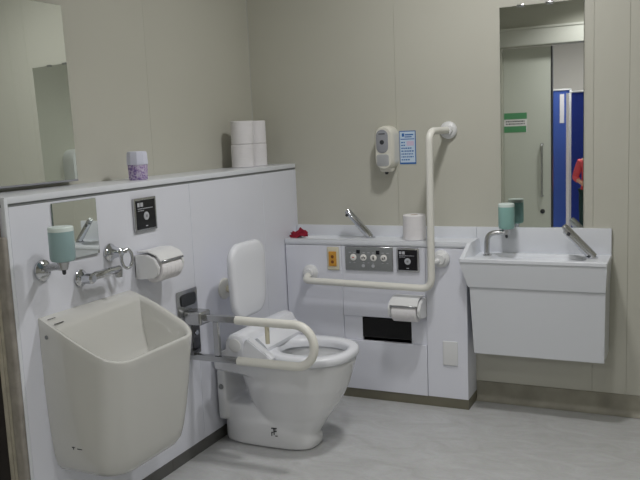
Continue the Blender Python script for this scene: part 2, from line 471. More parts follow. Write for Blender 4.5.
# ------------------------------------------------------------------ paper holders
def roll_mesh(c, ax, r, L, hole=.019, n=36):
    b = NB(); c = Vector(c); ax = Vector(ax).normalized(); s, u = frame_at(ax)
    prof = [(-L / 2, hole), (-L / 2, r - .003), (-L / 2 + .003, r)]
    m_ = 5
    for k in range(1, m_):
        h = -L / 2 + L * k / m_
        prof += [(h - .001, r), (h, r - .0009), (h + .001, r)]
    prof += [(L / 2 - .003, r), (L / 2, r - .003), (L / 2, hole)]
    rings = [[c + ax * h + (s * math.cos(2 * PI * k / n) + u * math.sin(2 * PI * k / n)) * rr for k in range(n)] for h, rr in prof]
    rings.append(rings[0]); 
    rv = [[b.verts.new(p) for p in r_] for r_ in rings[:-1]]
    rv.append(rv[0])
    for a_, b_ in zip(rv, rv[1:]):
        for i in range(n):
            j = (i + 1) % n; b.faces.new((a_[i], a_[j], b_[j], b_[i]))
    return b
def holder(label, org, rotz, L=.168):
    """single toilet paper holder; local: x = along the wall, -y = out of the wall, origin at wall centre of the roll"""
    t = thing('paper_holder', label, 'toilet paper holder', org); t.rotation_euler = (0, 0, rotz)
    def put(nm, b, m, par=None):
        o = finish(nm, b, m); o.parent = par or t; return o
    b = NB(); box(b, -L / 2, L / 2, -.012, -.0002, -.045, .042, .004, 2); put('back_plate', b, M_plast)
    for s_ in (-1, 1):
        b = NB()
        pr_ = [(-.001, .044), (-.060, .046), (-.094, .030), (-.110, .002), (-.104, -.028), (-.085, -.042), (-.03, -.046), (-.001, -.046)]
        xa, xb_ = (L / 2 - .016, L / 2) if s_ > 0 else (-L / 2, -L / 2 + .016)
        loft(b, [[(xa, y, z) for y, z in pr_], [(xb_, y, z) for y, z in pr_]])
        es = [e for e in b.edges]; bmesh.ops.bevel(b, geom=es, offset=.003, segments=2, affect='EDGES')
        put('side_arm', b, M_plast)
    b = NB()
    prc = [(-.010, .056), (-.060, .058), (-.098, .044), (-.114, .024), (-.110, .020), (-.095, .040), (-.060, .053), (-.010, .051)]
    loft(b, [[(-L / 2 + .012, y, z) for y, z in prc], [(L / 2 - .012, y, z) for y, z in prc]])
    put('lid', b, M_plast)
    b = NB(); box(b, -L / 2 + .015, L / 2 - .015, -.117, -.113, .016, .0235, .001, 1); put('cutter_edge', b, M_steel)
    return t
def rest_roll(label, c, ax, r=.05, L=.112, grp=None):
    t = thing('toilet_paper_roll', label, 'toilet paper', c, grp)
    o = finish('paper', roll_mesh(c, ax, r, L), M_paper, t)
    b = NB(); cv = Vector(c); av = Vector(ax).normalized(); tube(b, [cv - av * (L / 2 - .001), cv + av * (L / 2 - .001)], .0192, 20); finish('core', b, M_paperc, t)
    return t
holder('white plastic paper holder on the left panel above the slop sink corner', (0, -1.272, .862), PI / 2, .168)
r = rest_roll('toilet paper roll held in the left panel paper holder', (.068, -1.272, .850), (0, 1, 0), .049, .124)
holder('white plastic paper holder on the back cabinet under the rail', (.668, -DC, .489), 0, .160)
r = rest_roll('toilet paper roll held in the back cabinet paper holder', (.668, -DC - .068, .477), (1, 0, 0), .049, .12)

# loose rolls
RH = .112
def standing(label, x, y, z, grp=None, r=.055):
    return rest_roll(label, (x, y, z + RH / 2 + .0005), (0, 0, 1), r, RH, grp)
standing('white paper roll on the ledge, lower one of the nearer pair', -.125, -.318, H1, 'paper rolls on the ledge')
standing('white paper roll on the ledge, upper one of the nearer pair', -.123, -.315, H1 + RH + .001, 'paper rolls on the ledge')
standing('white paper roll on the ledge, lower one nearest the room corner', -.118, -.198, H1, 'paper rolls on the ledge')
standing('white paper roll on the ledge, upper one nearest the room corner', -.120, -.196, H1 + RH + .001, 'paper rolls on the ledge')
rr_ = rest_roll('white paper roll standing on the worktop beside the grab rail', (.675, -.1, HC + .0605), (0, 0, 1), .0545, .120)

# ------------------------------------------------------------------ air freshener jar
jar = thing('air_freshener', 'small jar with purple floral body and frosted lid on the ledge', 'air freshener', (-.1, -1.165, H1))
jc = (-.1, -1.165, H1 + .0005)
b = NB(); lathe(b, jc, (0, 0, 1), [(0, .034), (.003, .0365), (.058, .0385), (.061, .037)], 32); finish('body', b, M_floral, jar)
b = NB(); lathe(b, (jc[0], jc[1], jc[2] + .059), (0, 0, 1), [(0, .0415), (.004, .0425), (.042, .0405), (.050, .038), (.052, .032)], 10); finish('lid', b, M_lav, jar, angle=20)

# ------------------------------------------------------------------ soap/alcohol dispenser and notice on the back wall
ds = thing('hand_dispenser', 'oval white wall dispenser with grey front window beside blue notice', 'soap dispenser', (.528, 0, 1.235))
def capsule_rings(w, h, r, ys, cx, cz):
    return [[(cx + px * f, y, cz + pz * (1 - (1 - f) * .45)) for px, pz in rrect(w, h, r, 8)] for y, f in ys]
MD = mat('warm white dispenser plastic', (220, 218, 208), .35)
b = NB(); loft(b, capsule_rings(.096, .212, .047, [(-.0003, 1), (-.055, 1), (-.078, .95), (-.088, .82)], .525, 1.240)); finish('housing', b, MD, ds)
b = NB(); loft(b, capsule_rings(.060, .112, .029, [(-.084, 1), (-.090, 1), (-.0915, .9)], .519, 1.272)); w_ = finish('window', b, M_greyw, ds); w_['label'] = 'grey window'
b = NB(); lathe(b, (.519, -.0915, 1.268), (0, -1, 0), [(0, .011), (.002, .008)]); finish('indicator', b, M_dark, w_)
b = NB(); box(b, .503, .535, -.0922, -.091, 1.306, 1.310); finish('lettering', b, M_ink, w_, smooth=False)
b = NB(); loft(b, capsule_rings(.062, .056, .012, [(-.082, 1), (-.0895, 1), (-.091, .92)], .520, 1.182)); finish('push_plate', b, mat('pale grey push plate', (176, 178, 180), .35), ds)
b = NB(); loft(b, [[(.525 + px * f, -.042 + py * f, z) for px, py in rrect(.07, .06, .02, 6)] for z, f in ((1.142, 1), (1.130, .92), (1.124, .7))]); finish('base', b, MD, ds)
b = NB(); cyl(b, (.525, -.052, 1.126), (.525, -.052, 1.112), .010, .007); finish('nozzle', b, M_dark, ds)

nt_ = thing('notice', 'blue and white printed notice on the back wall', 'notice', (.617, 0, 1.237))
b = NB(); box(b, .577, .660, -.0015, -.0002, 1.157, 1.318); finish('sheet', b, M_bluep, nt_, smooth=False)
b = NB(); box(b, .580, .656, -.0019, -.0014, 1.165, 1.314); finish('print_area', b, M_bluepl, nt_, smooth=False)
b = NB()
box(b, .590, .602, -.0023, -.0018, 1.290, 1.306); box(b, .606, .648, -.0023, -.0018, 1.296, 1.302); box(b, .604, .640, -.0023, -.0018, 1.286, 1.291)
box(b, .583, .653, -.0023, -.0018, 1.276, 1.280)
for row, (xa, xb_) in enumerate(((.586, .606), (.586, .606), (.586, .64), (.586, .65), (.586, .645), (.586, .65), (.586, .62))):
    z = 1.262 - row * .014; x = xa
    while x < xb_:
        w = random.uniform(.004, .010); box(b, x, x + w, -.0023, -.0018, z - .003, z + .003); x += w + .003
finish('lettering', b, M_bluep, nt_, smooth=False)
b = NB(); box(b, .614, .650, -.0023, -.0018, 1.246, 1.268); finish('picture', b, mat('pale pink print', (206, 190, 214), .5), nt_, smooth=False)

# ------------------------------------------------------------------ red cloth on worktop
b = NB(); bmesh.ops.create_icosphere(b, subdivisions=4, radius=1)
for v in b.verts:
    p = v.co.copy(); d = 1 + .38 * noise.noise(p * 2.1 + Vector((3, 1, 7))) + .2 * noise.noise(p * 5)
    q = Vector((p.x * .046, p.y * .024, max(p.z, -.12) * .034)) * d
    q.z += .010 * max(0, p.x) + .006 * math.sin(p.x * 4)
    v.co = Vector((.058, -.112, HC + .0035)) + q
    v.co.z = max(v.co.z, HC + .0005)
o = finish('cleaning_cloth', b, M_red, angle=80)
tag(o, 'crumpled red cloth lying at the left end of the worktop', 'cloth')

# ------------------------------------------------------------------ vanity
va = thing('washbasin', 'wide white washbasin on the back wall under the tall mirror', 'washbasin', (1.25, -.1, .7))
DV = .227
XA, XB = .925, 1.556
HV = .737
b = NB()
# front apron
def apr(xl, xr, y0, z): return [(xl, y0, z), (xr, y0, z), (xr, -.001, z), (XE + .004, -.001, z), (XE + .004, -DC - .006, z)]
b = NB(); loft(b, [apr(.962, 1.550, -DV + .006, .606), apr(.960, 1.5505, -DV + .0055, .612), apr(XA + .001, XB, -DV, HV - .022), apr(XA, XB, -DV, HV - .0165)], True, False)
finish('apron', b, M_vanity, va, angle=25)
b = NB()
def rr3(x0, x1, y0, y1, r, z):
    o = rrect(x1 - x0, y1 - y0, r, 8); cx, cy = (x0 + x1) / 2, (y0 + y1) / 2; pts = []
    for k, (px, py) in enumerate(o):
        qx, qy = o[(k + 1) % len(o)]; m_ = 12 if k % 9 == 8 else 1
        for q in range(m_):
            x, y = cx + px + (qx - px) * q / m_, cy + py + (qy - py) * q / m_
            lim = XE + .0045 if y > -DC - .006 else XA - .003 + (XE + .0075 - XA) * max(0, (y + DV) / (DV - DC - .006))
            pts.append((max(x, lim), y, z))
    return pts
loft(b, [rr3(XA - .002, XB + .002, -DV - .004, -.001, .008, HV - .0165), rr3(XA - .002, XB + .002, -DV - .004, -.001, .008, HV - .003),
         rr3(XA + .001, XB - .001, -DV - .001, -.003, .008, HV),
         rr3(XA + .13, XB - .09, -DV + .016, -.055, .03, HV), rr3(XA + .136, XB - .096, -DV + .021, -.060, .03, HV - .008),
         rr3(XA + .17, XB - .13, -DV + .045, -.075, .03, HV - .055), rr3(XA + .24, XB - .2, -DV + .07, -.095, .02, HV - .062)])
finish('bowl', b, M_cap, va)
b = NB(); box(b, XE + .0135, XB, -.020, -.0005, HV - .02, HB, .002, 2); finish('upstand', b, M_cap, va)
# raised left end wall rising steeply behind the front lip
b = NB(); loft(b, [[(xa, y, HV - .001), (xb_, y, HV - .001), (xc_, y, zt), (xd_, y, zt)] for y, xa, xb_, xc_, xd_, zt in
    ((-DV + .003, XA + .001, XA + .024, XA + .020, XA + .003, HV + .002), (-DV + .014, XA + .006, XA + .030, XA + .024, XA + .007, HV + .012),
     (-DC - .008, XE + .0045, XE + .032, XE + .022, XE + .0045, HC - .001), (-DC + .004, XE + .0045, XE + .034, XE + .024, XE + .0045, HC + .002),
     (-.021, XE + .0045, XE + .034, XE + .024, XE + .0045, HC + .002))])
finish('end_wall', b, M_cap, va, angle=25)
b = NB(); hexa(b, [(.984, -DV + .012, .296), (1.547, -DV + .012, .296), (1.547, -.001, .296), (.984, -.001, .296), (.967, -DV + .012, .6055), (1.550, -DV + .012, .6055), (1.550, -.001, .6055), (.967, -.001, .6055)])
bmesh.ops.bevel(b, geom=[e for e in b.edges], offset=.002, segments=2, affect='EDGES')
finish('cover_box', b, M_vanity, va)
b = NB(); lathe(b, (1.3, -.125, HV - .0625), (0, 0, 1), [(0, .02), (.003, .02), (.004, .012)]); finish('drain', b, M_chrome, va)

fa = thing('washbasin_faucet', 'slanted flat chrome faucet at the right end of the washbasin', 'faucet', (1.49, -.115, HV))
b = NB(); tube(b, [(1.492, -.112, HV + .006), (1.478, -.114, HV + .022), (1.378, -.13, .868), (1.368, -.132, .880)], .02, 18, rs=[.020, .0205, .019, .014], flat=.8); finish('spout', b, M_steel, fa)
b = NB(); tube(b, [(1.470, -.124, HV + .016), (1.373, -.14, .858)], .012, 14, rs=[.013, .011]); finish('spout_underside', b, M_chrome, fa)
b = NB(); lathe(b, (1.483, -.114, HV + .0005), (0, 0, 1), [(0, .026), (.005, .026), (.009, .02)]); finish('flange', b, M_chrome, fa)
b = NB(); cyl(b, (1.392, -.144, .850), (1.388, -.150, .838), .008, .007); finish('outlet', b, M_dark, fa)

M_soap2 = mat('dull teal liquid soap', (146, 172, 174), .3, var=.03, vscale=14)
def soap(label, base, pts, bottle_c, r, h, ms=M_soap):
    t = thing('soap_dispenser', label, 'soap dispenser', base)
    b = NB(); tube(b, arc_path(pts, .05, 8), .012, 14); finish('arm', b, M_steel, t)
    x, y, z = bottle_c
    b = NB(); lathe(b, (x, y, z), (0, 0, 1), [(0, r * .55), (.004, r * .9), (.012, r), (h * .86, r), (h * .87, r - .001)], 32); bo = finish('bottle', b, ms, t)
    bo['label'] = 'teal soap bottle'
    b = NB(); lathe(b, (x, y, z + h * .868), (0, 0, 1), [(0, r), (h * .10, r), (h * .13, r * .92)], 32); finish('bottle_top', b, M_soapcap, bo)
    b = NB(); lathe(b, (x, y, z + .002), (0, 0, -1), [(0, r * .5), (.012, r * .42), (.026, .012), (.028, .008)], 20); finish('collar', b, M_steel, t)
    b = NB(); lathe(b, (x, y, z - .024), (0, 0, -1), [(0, .0065), (.012, .006), (.016, .003)], 12); finish('nozzle', b, M_dark, t)
    return t
s1 = soap('teal soap bottle on a curved chrome arm at the washbasin', (1.032, -.125, HV), [(1.028, -.125, HV + .004), (1.030, -.125, .840), (1.110, -.115, .844)], (1.116, -.114, .858), .036, .118)
b = NB(); lathe(b, (1.030, -.125, HV + .0005), (0, 0, 1), [(0, .020), (.004, .020), (.007, .014)]); finish('flange', b, M_steel, s1)
s2 = soap('teal soap bottle on a chrome wall bracket left of the small mirror', (0, -1.81, .935), [(.004, -1.808, .932), (.06, -1.812, .946), (.118, -1.838, .950)], (.12, -1.836, .966), .0385, .110, M_soap2)
b = NB(); lathe(b, (.0002, -1.808, .930), (1, 0, 0), [(0, .034), (.008, .034), (.014, .027), (.022, .015)]); finish('flange', b, M_chrome, s2)

# ------------------------------------------------------------------ slop sink (left)
sk = thing('slop_sink', 'deep white china slop sink on the left panel beside the toilet', 'sink', (.15, -1.617, .5))
yc = -1.617
def sring(w, X, rad, zf, x0=0.0005, n=9, nb=10, yoff=0):
    """D plan: back edge at x0 between +-w/2, front at X with rounded corners; zf(x,y)->z"""
    pts = []
    def add(x, y): pts.append((x, yc + yoff + y, zf(x, y)))
    for k in range(nb): add(x0, -w / 2 + w * k / nb)            # back edge (near -> far)
    L = X - rad - x0
    for k in range(6): add(x0 + L * k / 6, w / 2)
    for k in range(n): 
        a = PI / 2 * k / n; add(X - rad + rad * math.sin(a), w / 2 - rad + rad * math.cos(a))
    for k in range(10): add(X, (w / 2 - rad) - (w - 2 * rad) * k / 10)
    for k in range(n):
        a = PI / 2 * k / n; add(X - rad + rad * math.cos(a), -w / 2 + rad - rad * math.sin(a))
    for k in range(6): add(x0 + L * (6 - k) / 6, -w / 2)
    return pts
def rimz(x, y):
    x = max(x, 0); v = min(max(y / .226, -1), 1) * .5 + .5
    d = .488 * x * (1 - v) + (.239 * x + .861 * x * x) * v
    return .782 - .120 * math.tanh(d / .120 * 1.0) * (1 + .30 * min(d / .14, 1))
b = NB()
W = .452
rings = []
for (w, X, rad, zb) in ((.24, .17, .06, .252), (.32, .215, .075, .253), (.365, .238, .08, .262), (.395, .250, .08, .283), (.415, .257, .08, .32), (.432, .270, .08, .40), (.444, .284, .08, .50), (.449, .292, .08, .57)):
    rings.append(sring(w, X, rad, lambda x, y, zb=zb: zb))
def rz(x, y): return rimz(x, y - yc)
rings.append(sring(W, .299, .080, lambda x, y: rimz(x, y) - .03))
rings.append(sring(W + .001, .303, .080, lambda x, y: rimz(x, y) - .005))
rings.append(sring(W - .002, .3015, .079, lambda x, y: rimz(x, y)))
rings.append(sring(W - .014, .296, .074, lambda x, y: rimz(x, y) + .0006, x0=.004))
rings.append(sring(W - .030, .288, .068, lambda x, y: rimz(x, y) - .003, x0=.050))
rings.append(sring(W - .040, .282, .064, lambda x, y: rimz(x, y) - .016, x0=.060))
rings.append(sring(W - .060, .272, .062, lambda x, y: min(.65, rimz(x, y) - .05), x0=.078))
rings.append(sring(W - .085, .258, .060, lambda x, y: .590, x0=.098))
rings.append(sring(W - .100, .238, .056, lambda x, y: .572, x0=.105))
rings.append(sring(W - .15, .218, .048, lambda x, y: .560, x0=.118))
rings.append(sring(W - .30, .18, .020, lambda x, y: .545, x0=.14))
loft(b, rings)
finish('sink_body', b, M_china2, sk, angle=60)
b = NB()
for k in range(4): box(b, .0195, .0235, yc - .206 + k * .009, yc - .201 + k * .009, .7735, .7745)
box(b, .046, .050, yc - .206, yc - .166, .7605, .7615)
finish('maker_mark', b, M_ink, sk, smooth=False)
b = NB(); lathe(b, (.030, yc - .2252, .722), (0, -1, 0), [(0, .007), (.0025, .007), (.004, .004)], 12); finish('screw_cap', b, M_greyp, sk)
b = NB(); yl = yc - .2085
for a_ in ((.085, .088, .352, .366), (.080, .094, .358, .361), (.102, .122, .355, .358)): box(b, a_[0], a_[1], yl - .0035, yl + .02, a_[2], a_[3])
finish('label_mark', b, M_ink, sk, smooth=False)

# slop sink taps
tp = thing('wall_spout', 'chrome swivel spout on the left panel above the slop sink', 'faucet', (0, -1.64, .874))
b = NB(); lathe(b, (.0003, -1.641, .874), (1, 0, 0), [(0, .029), (.006, .029), (.012, .022), (.03, .018), (.055, .018), (.062, .012)]); finish('flange', b, M_chrome, tp)
b = NB(); tube(b, [(.047, -1.645, .876), (.05, -1.62, .880), (.058, -1.51, .884), (.058, -1.503, .884)], .0135, 16, rs=[.012, .0145, .0135, .010]); finish('spout', b, M_chrome, tp)
b = NB(); cyl(b, (.058, -1.512, .882), (.058, -1.512, .856), .0145, .012); finish('outlet', b, M_steel, tp)
tl = thing('lever_valve', 'chrome valve with looped lever on the left panel', 'valve', (0, -1.481, .938))
b = NB(); lathe(b, (.0003, -1.485, .938), (1, 0, 0), [(0, .031), (.006, .031), (.013, .025), (.035, .018), (.055, .016), (.06, .01)]); finish('valve_body', b, M_chrome, tl)
b = NB()
lp = [(.055 + .008 * math.cos(a), -1.462 + .020 * math.cos(a) + .003, .912 + .034 * math.sin(a)) for a in [2 * PI * k / 24 for k in range(24)]]
tube(b, lp + lp[:2], .006, 10); finish('lever_loop', b, M_chrome, tl)
b = NB(); tube(b, [(.05, -1.487, .94), (.058, -1.464, .942)], .009, 12); finish('lever_neck', b, M_steel, tl)

# ------------------------------------------------------------------ swing-up grab bar
sw = thing('folding_grab_bar', 'fold-down grab bar with ivory loop and steel bracket beside the toilet', 'grab bar', (0, -1.03, .55))
ya = -1.04
b = NB(); box(b, .0005, .006, -1.113, -.970, .606, .712, .003, 2); finish('mounting_plate', b, M_steel, sw)
b = NB()
loft(b, [[(.007, -1.040 + px, .672 + pz) for px, pz in rrect(.10, .05, .016, 5)], [(.012, -1.040 + px, .672 + pz) for px, pz in rrect(.10, .05, .016, 5)]])
finish('plate_cover', b, M_dark, sw)
b = NB(); box(b, .0005, .006, -1.020, -.965, .43, .606, .002, 1); finish('lower_plate', b, M_steeld, sw)
b = NB(); lathe(b, (.0062, -.993, .52), (1, 0, 0), [(0, .011), (.004, .010), (.006, .005)], 14); finish('bolt', b, M_chrome, sw)
b = NB(); box(b, .005, .088, -1.078, -.998, .572, .628, .012, 3); finish('hinge_block', b, M_steel, sw)
b = NB(); box(b, .005, .035, -1.06, -1.02, .44, .462, .004, 2); finish('hinge_block', b, M_steeld, sw)
b = NB(); box(b, .03, .235, ya - .012, ya + .012, .588, .614, .003, 2); finish('upper_arm', b, M_steel, sw)
b = NB(); box(b, .004, .235, ya - .012, ya + .012, .420, .444, .003, 2); finish('lower_arm', b, M_steel, sw)
b = NB(); box(b, .125, .150, ya - .009, ya + .009, .445, .588, .002, 1); finish('strut', b, M_steel, sw)
b = NB(); zc_, rr_2 = (.598 + .431) / 2, (.598 - .431) / 2
pth = [(.232, ya, .599), (.30, ya, .598), (.40, ya, .598)] + [(.493 + rr_2 * .98 * math.sin(a), ya, zc_ + rr_2 * math.cos(a)) for a in [PI * k / 20 for k in range(21)]] + [(.40, ya, .431), (.30, ya, .431), (.232, ya, .431)]
tube(b, pth, .0175, 18); finish('hand_loop', b, M_rail, sw)
b = NB(); cyl(b, (.372, ya, .590), (.372, ya, .514), .0095, .0085); finish('stopper', b, M_ivory, sw)

# ------------------------------------------------------------------ backrest
br = thing('back_cushion', 'white rounded backrest pad on the left panel behind the toilet', 'backrest', (0, -.785, .66))
b = NB(); yb, zb = -.772, .713
outl = []
for px, pz in rrect(.285, .325, .075, 9):
    f = 1 - .10 * max(0, -pz / .16)
    outl.append((px * f, pz))
def pad(x, s): return [(x, yb + px * s, zb + pz * (1 - (1 - s) * .88)) for px, pz in outl]
loft(b, [pad(.118, .90), pad(.121, .96), pad(.130, 1), pad(.142, 1), pad(.150, .965), pad(.154, .88), pad(.1555, .6), pad(.156, .2)])
finish('pad', b, M_seat, br, angle=70)
b = NB(); tube(b, [(.004, -.752, .66), (.06, -.765, .662), (.119, -.785, .665)], .016, 14); finish('support_arm', b, M_ivory, br)
b = NB(); lathe(b, (.0003, -.752, .66), (1, 0, 0), [(0, .047), (.008, .047), (.015, .040), (.022, .024)]); finish('flange', b, M_rail, br)

# ------------------------------------------------------------------ toilet
to = thing('toilet', 'white china floor toilet with open washlet seat', 'toilet', (.3, -.775, 0))
ty = -.775
def egg(x0, x1, hw, z, n=40, p=2.3, q=.0, zs=0):
    """egg plan: x0 back, x1 front. superellipse; zs tilts"""
    cx = (x0 + x1) / 2; a = (x1 - x0) / 2; pts = []
    for k in range(n):
        t = 2 * PI * k / n; c, s = math.cos(t), math.sin(t)
        x = cx + a * math.copysign(abs(c) ** (2 / p), c); y = hw * math.copysign(abs(s) ** (2 / p), s)
        y *= 1 - q * (x - cx) / a
        pts.append((x, ty + y, z + zs * (x - cx)))
    return pts
b = NB()
def eg(x0, x1, hw, z, z2=None): return egg(x0, x1, hw, z)
loft(b, [egg(.20, .43, .085, .001), egg(.19, .452, .09, .06), egg(.17, .495, .105, .13), egg(.14, .548, .130, .20), egg(.12, .586, .156, .275), egg(.10, .610, .172, .345), egg(.09, .620, .179, .378), egg(.09, .622, .180, .392),
         egg(.10, .614, .173, .397), egg(.25, .588, .132, .397), egg(.26, .580, .126, .38), egg(.27, .565, .114, .32), egg(.29, .51, .085, .24), egg(.33, .45, .04, .2)])
def addloft(rings): loft(b, rings)
addloft([egg(.012, .448, .102, .001, p=3.2), egg(.010, .455, .106, .035, p=3.0), egg(.010, .445, .104, .075, p=3), egg(.012, .40, .099, .115, p=3), egg(.014, .30, .092, .145, p=3), egg(.016, .18, .086, .175, p=3)])
hexa(b, [(.010, ty - .112, .330), (.27, ty - .165, .330), (.27, ty + .165, .330), (.010, ty + .112, .330), (.010, ty - .118, .397), (.27, ty - .176, .397), (.27, ty + .176, .397), (.010, ty + .118, .397)])
box(b, .010, .055, ty - .10, ty + .10, .10, .35, .012, 2)
o = finish('bowl', b, M_china, to, angle=180)
rm = o.modifiers.new('remesh', 'REMESH'); rm.mode = 'VOXEL'; rm.voxel_size = .0065; rm.use_smooth_shade = True
sm = o.modifiers.new('smooth', 'SMOOTH'); sm.iterations = 6; sm.factor = .6
b = NB(); lathe(b, (.40, ty, .214), (0, 0, 1), [(0, .080), (.001, .080)], 30); finish('water', b, mat('bowl water', (150, 160, 158), .05), to)
# seat
b = NB()
def seat_r(x0, x1, hw, z, p=2.5): return egg(x0, x1, hw, z, 48, p, .05)
loft(b, [seat_r(.232, .622, .186, .4000), seat_r(.228, .626, .190, .4050), seat_r(.228, .626, .190, .424), seat_r(.232, .622, .187, .4305), seat_r(.245, .611, .177, .435),
         egg(.285, .594, .132, .4345, 48, 2.3), egg(.292, .588, .126, .430, 48, 2.3), egg(.296, .584, .122, .418, 48, 2.3), egg(.296, .584, .122, .4010, 48, 2.3)], False, False)
b.verts.ensure_lookup_table()
n_ = 48; L_ = len(b.verts)
for i in range(n_):
    j = (i + 1) % n_; b.faces.new((b.verts[i], b.verts[L_ - n_ + i], b.verts[L_ - n_ + j], b.verts[j]))
for v in b.verts:
    if v.co.x < .33: v.co.z += (.33 - v.co.x) ** 1.3 * .45
finish('seat', b, M_seat, to, angle=50)
# washlet housing
prof = [(.125, .4), (.125, .450), (.150, .462), (.158, .505), (.172, .523), (.200, .528), (.228, .520), (.243, .498), (.246, .462), (.246, .4)]
b = NB(); hs = []
for y, s_ in ((-.236, .82), (-.230, .95), (-.216, 1), (.216, 1), (.230, .95), (.236, .82)):
    hs.append([(.185 + (x - .185) * s_, ty + y, .460 + (z - .460) * s_) for x, z in prof])
loft(b, hs); wl = finish('washlet_housing', b, M_seat, to, angle=35)
b = NB()
loft(b, [[(x, ty + y, z) for x, z in ((.2475, .44), (.2475, .492), (.258, .498), (.292, .470), (.302, .456), (.300, .440))] for y in (-.150, .200)])
finish('hinge_cover', b, M_seat, to, angle=30)
b = NB()
loft(b, [[(x, ty + y, z) for x, z in ((.235, .43), (.246, .508), (.262, .514), (.362, .446), (.370, .436), (.355, .428))] for y in (-.238, -.196)])
es = [e for e in b.edges]; bmesh.ops.bevel(b, geom=es, offset=.004, segments=2, affect='EDGES')
finish('side_control', b, M_seat, to, angle=30)
b = NB(); lathe(b, (.202, ty - .2362, .484), (0, -1, 0), [(0, .028), (.003, .027), (.004, .023)], 24); finish('dial', b, M_plast, wl)
b = NB(); lathe(b, (.035, ty - .101, .25), (0, -1, 0), [(0, .012), (.004, .011), (.006, .006)], 14); finish('bolt_cap', b, M_greyp, to)
# marks on the foot
b = NB(); yf = ty - .1085
for x0_, x1_, z0_, z1_ in ((.276, .300, .092, .095), (.287, .290, .066, .092), (.290, .300, .080, .083), (.276, .284, .074, .077), (.276, .279, .060, .074), (.294, .304, .060, .063)):
    box(b, x0_, x1_, ty - .1065, ty - .098, z0_, z1_)
finish('maker_mark', b, M_ink, to, smooth=False)

# ------------------------------------------------------------------ wall unit on the right wall (seen twice mirrored)
wu = thing('wall_unit', 'white rounded wall unit on the right wall, glimpsed in the large left mirror', 'wall unit', (XR, -1.735, .98))
b = NB(); loft(b, [[(x, -1.735 + py * f, .98 + pz * f) for py, pz in rrect(.84, .78, .09, 8)] for x, f in ((XR - .0005, 1), (XR - .09, 1), (XR - .11, .98), (XR - .118, .93))])
finish('cover', b, M_plast, wu)
b = NB(); box(b, XR - .128, XR - .112, -1.83, -1.63, 1.22, 1.25, .004, 2); finish('handle', b, M_greyw, wu)

# ------------------------------------------------------------------ ceiling lights
def clight(x, y, z, label, w=.30, h=.30, power=30, grp='ceiling lights', spread=180):
    t = thing('ceiling_light', label, 'ceiling light', (x, y, z), grp)
    b = NB(); box(b, x - w / 2 - .02, x + w / 2 + .02, y - h / 2 - .02, y + h / 2 + .02, z - .012, z - .0005, .003); finish('frame', b, M_plast, t)
    b = NB(); box(b, x - w / 2, x + w / 2, y - h / 2, y + h / 2, z - .016, z - .0121, .001, 1); finish('diffuser', b, M_diff, t)
    L = bpy.data.lights.new('lamp', 'AREA'); L.shape = 'RECTANGLE'; L.size = w; L.size_y = h; L.energy = power; L.color = (1, .988, .985); L.spread = math.radians(spread)
    lo = bpy.data.objects.new('lamp', L); C.objects.link(lo); lo.location = (0, 0, -.02); lo.parent = t
    return t
clight(1.15, -.95, ZC, 'square ceiling light nearest the back wall', .15, .15, 17.5)
clight(1.4, -1.9, ZC, 'square ceiling light over the middle of the room', .15, .15, 7.5, spread=130)
clight(1.1, -3.4, ZC, 'square ceiling light nearest the sliding door', .2, .2, 10, spread=140)
clight(1.0, -6.0, 2.6, 'long ceiling light in the corridor beyond the door', 1.2, .6, 70)

# ------------------------------------------------------------------ corridor contents seen in mirror
def partition(label, x0, x1, y, z1, m, g='blue partitions'):
    t = thing('partition_screen', label, 'partition', ((x0 + x1) / 2, y, 0), g)
    b = NB(); box(b, x0 + .015, x1 - .015, y - .014, y + .014, .06, z1 - .015); finish('fabric_panel', b, m, t, smooth=False)
    b = NB(); box(b, x0, x0 + .018, y - .02, y + .02, 0, z1, .003); box(b, x1 - .018, x1, y - .02, y + .02, 0, z1, .003); box(b, x0, x1, y - .02, y + .02, z1 - .016, z1, .003); finish('frame', b, M_plast, t)
    return t
p1 = partition('dark blue corridor partition standing beyond the door', .600, 1.75, -5.95, 1.68, M_navy)
p2 = partition('lighter blue corridor partition with a pinned white sheet', .20, .590, -6.15, 1.72, M_navyl)
b = NB(); box(b, .46, .51, -6.1358, -6.134, 1.32, 1.66); finish('pinned_sheet', b, M_hallw, p2, smooth=False)
b = NB(); box(b, .565, .598, -5.93, -5.9, 0, 1.66); box(b, .56, .603, -5.925, -5.895, .02, .1); po = finish('partition_post', b, M_hallw, smooth=False)
tag(po, 'white post at the edge of the dark blue partition', 'post')
ck = thing('wall_clock', 'round black-rimmed clock on the white corridor wall', 'clock', (1.0, -8.19, 2.35))
CX, CY, CZ = 1.07, -8.1995, 2.34
b = NB(); lathe(b, (CX, CY, CZ), (0, 1, 0), [(0, .17), (.03, .17), (.035, .155), (.02, .145)], 40); finish('rim', b, M_dark, ck)
b = NB(); lathe(b, (CX, CY + .0205, CZ), (0, 1, 0), [(0, .146), (.001, .146)], 40); finish('dial', b, M_hallw, ck)
b = NB(); box(b, CX - .004, CX + .004, CY + .022, CY + .024, CZ, CZ + .11); box(b, CX, CX + .07, CY + .022, CY + .024, CZ - .004, CZ + .004); finish('hands', b, M_dark, ck, smooth=False)

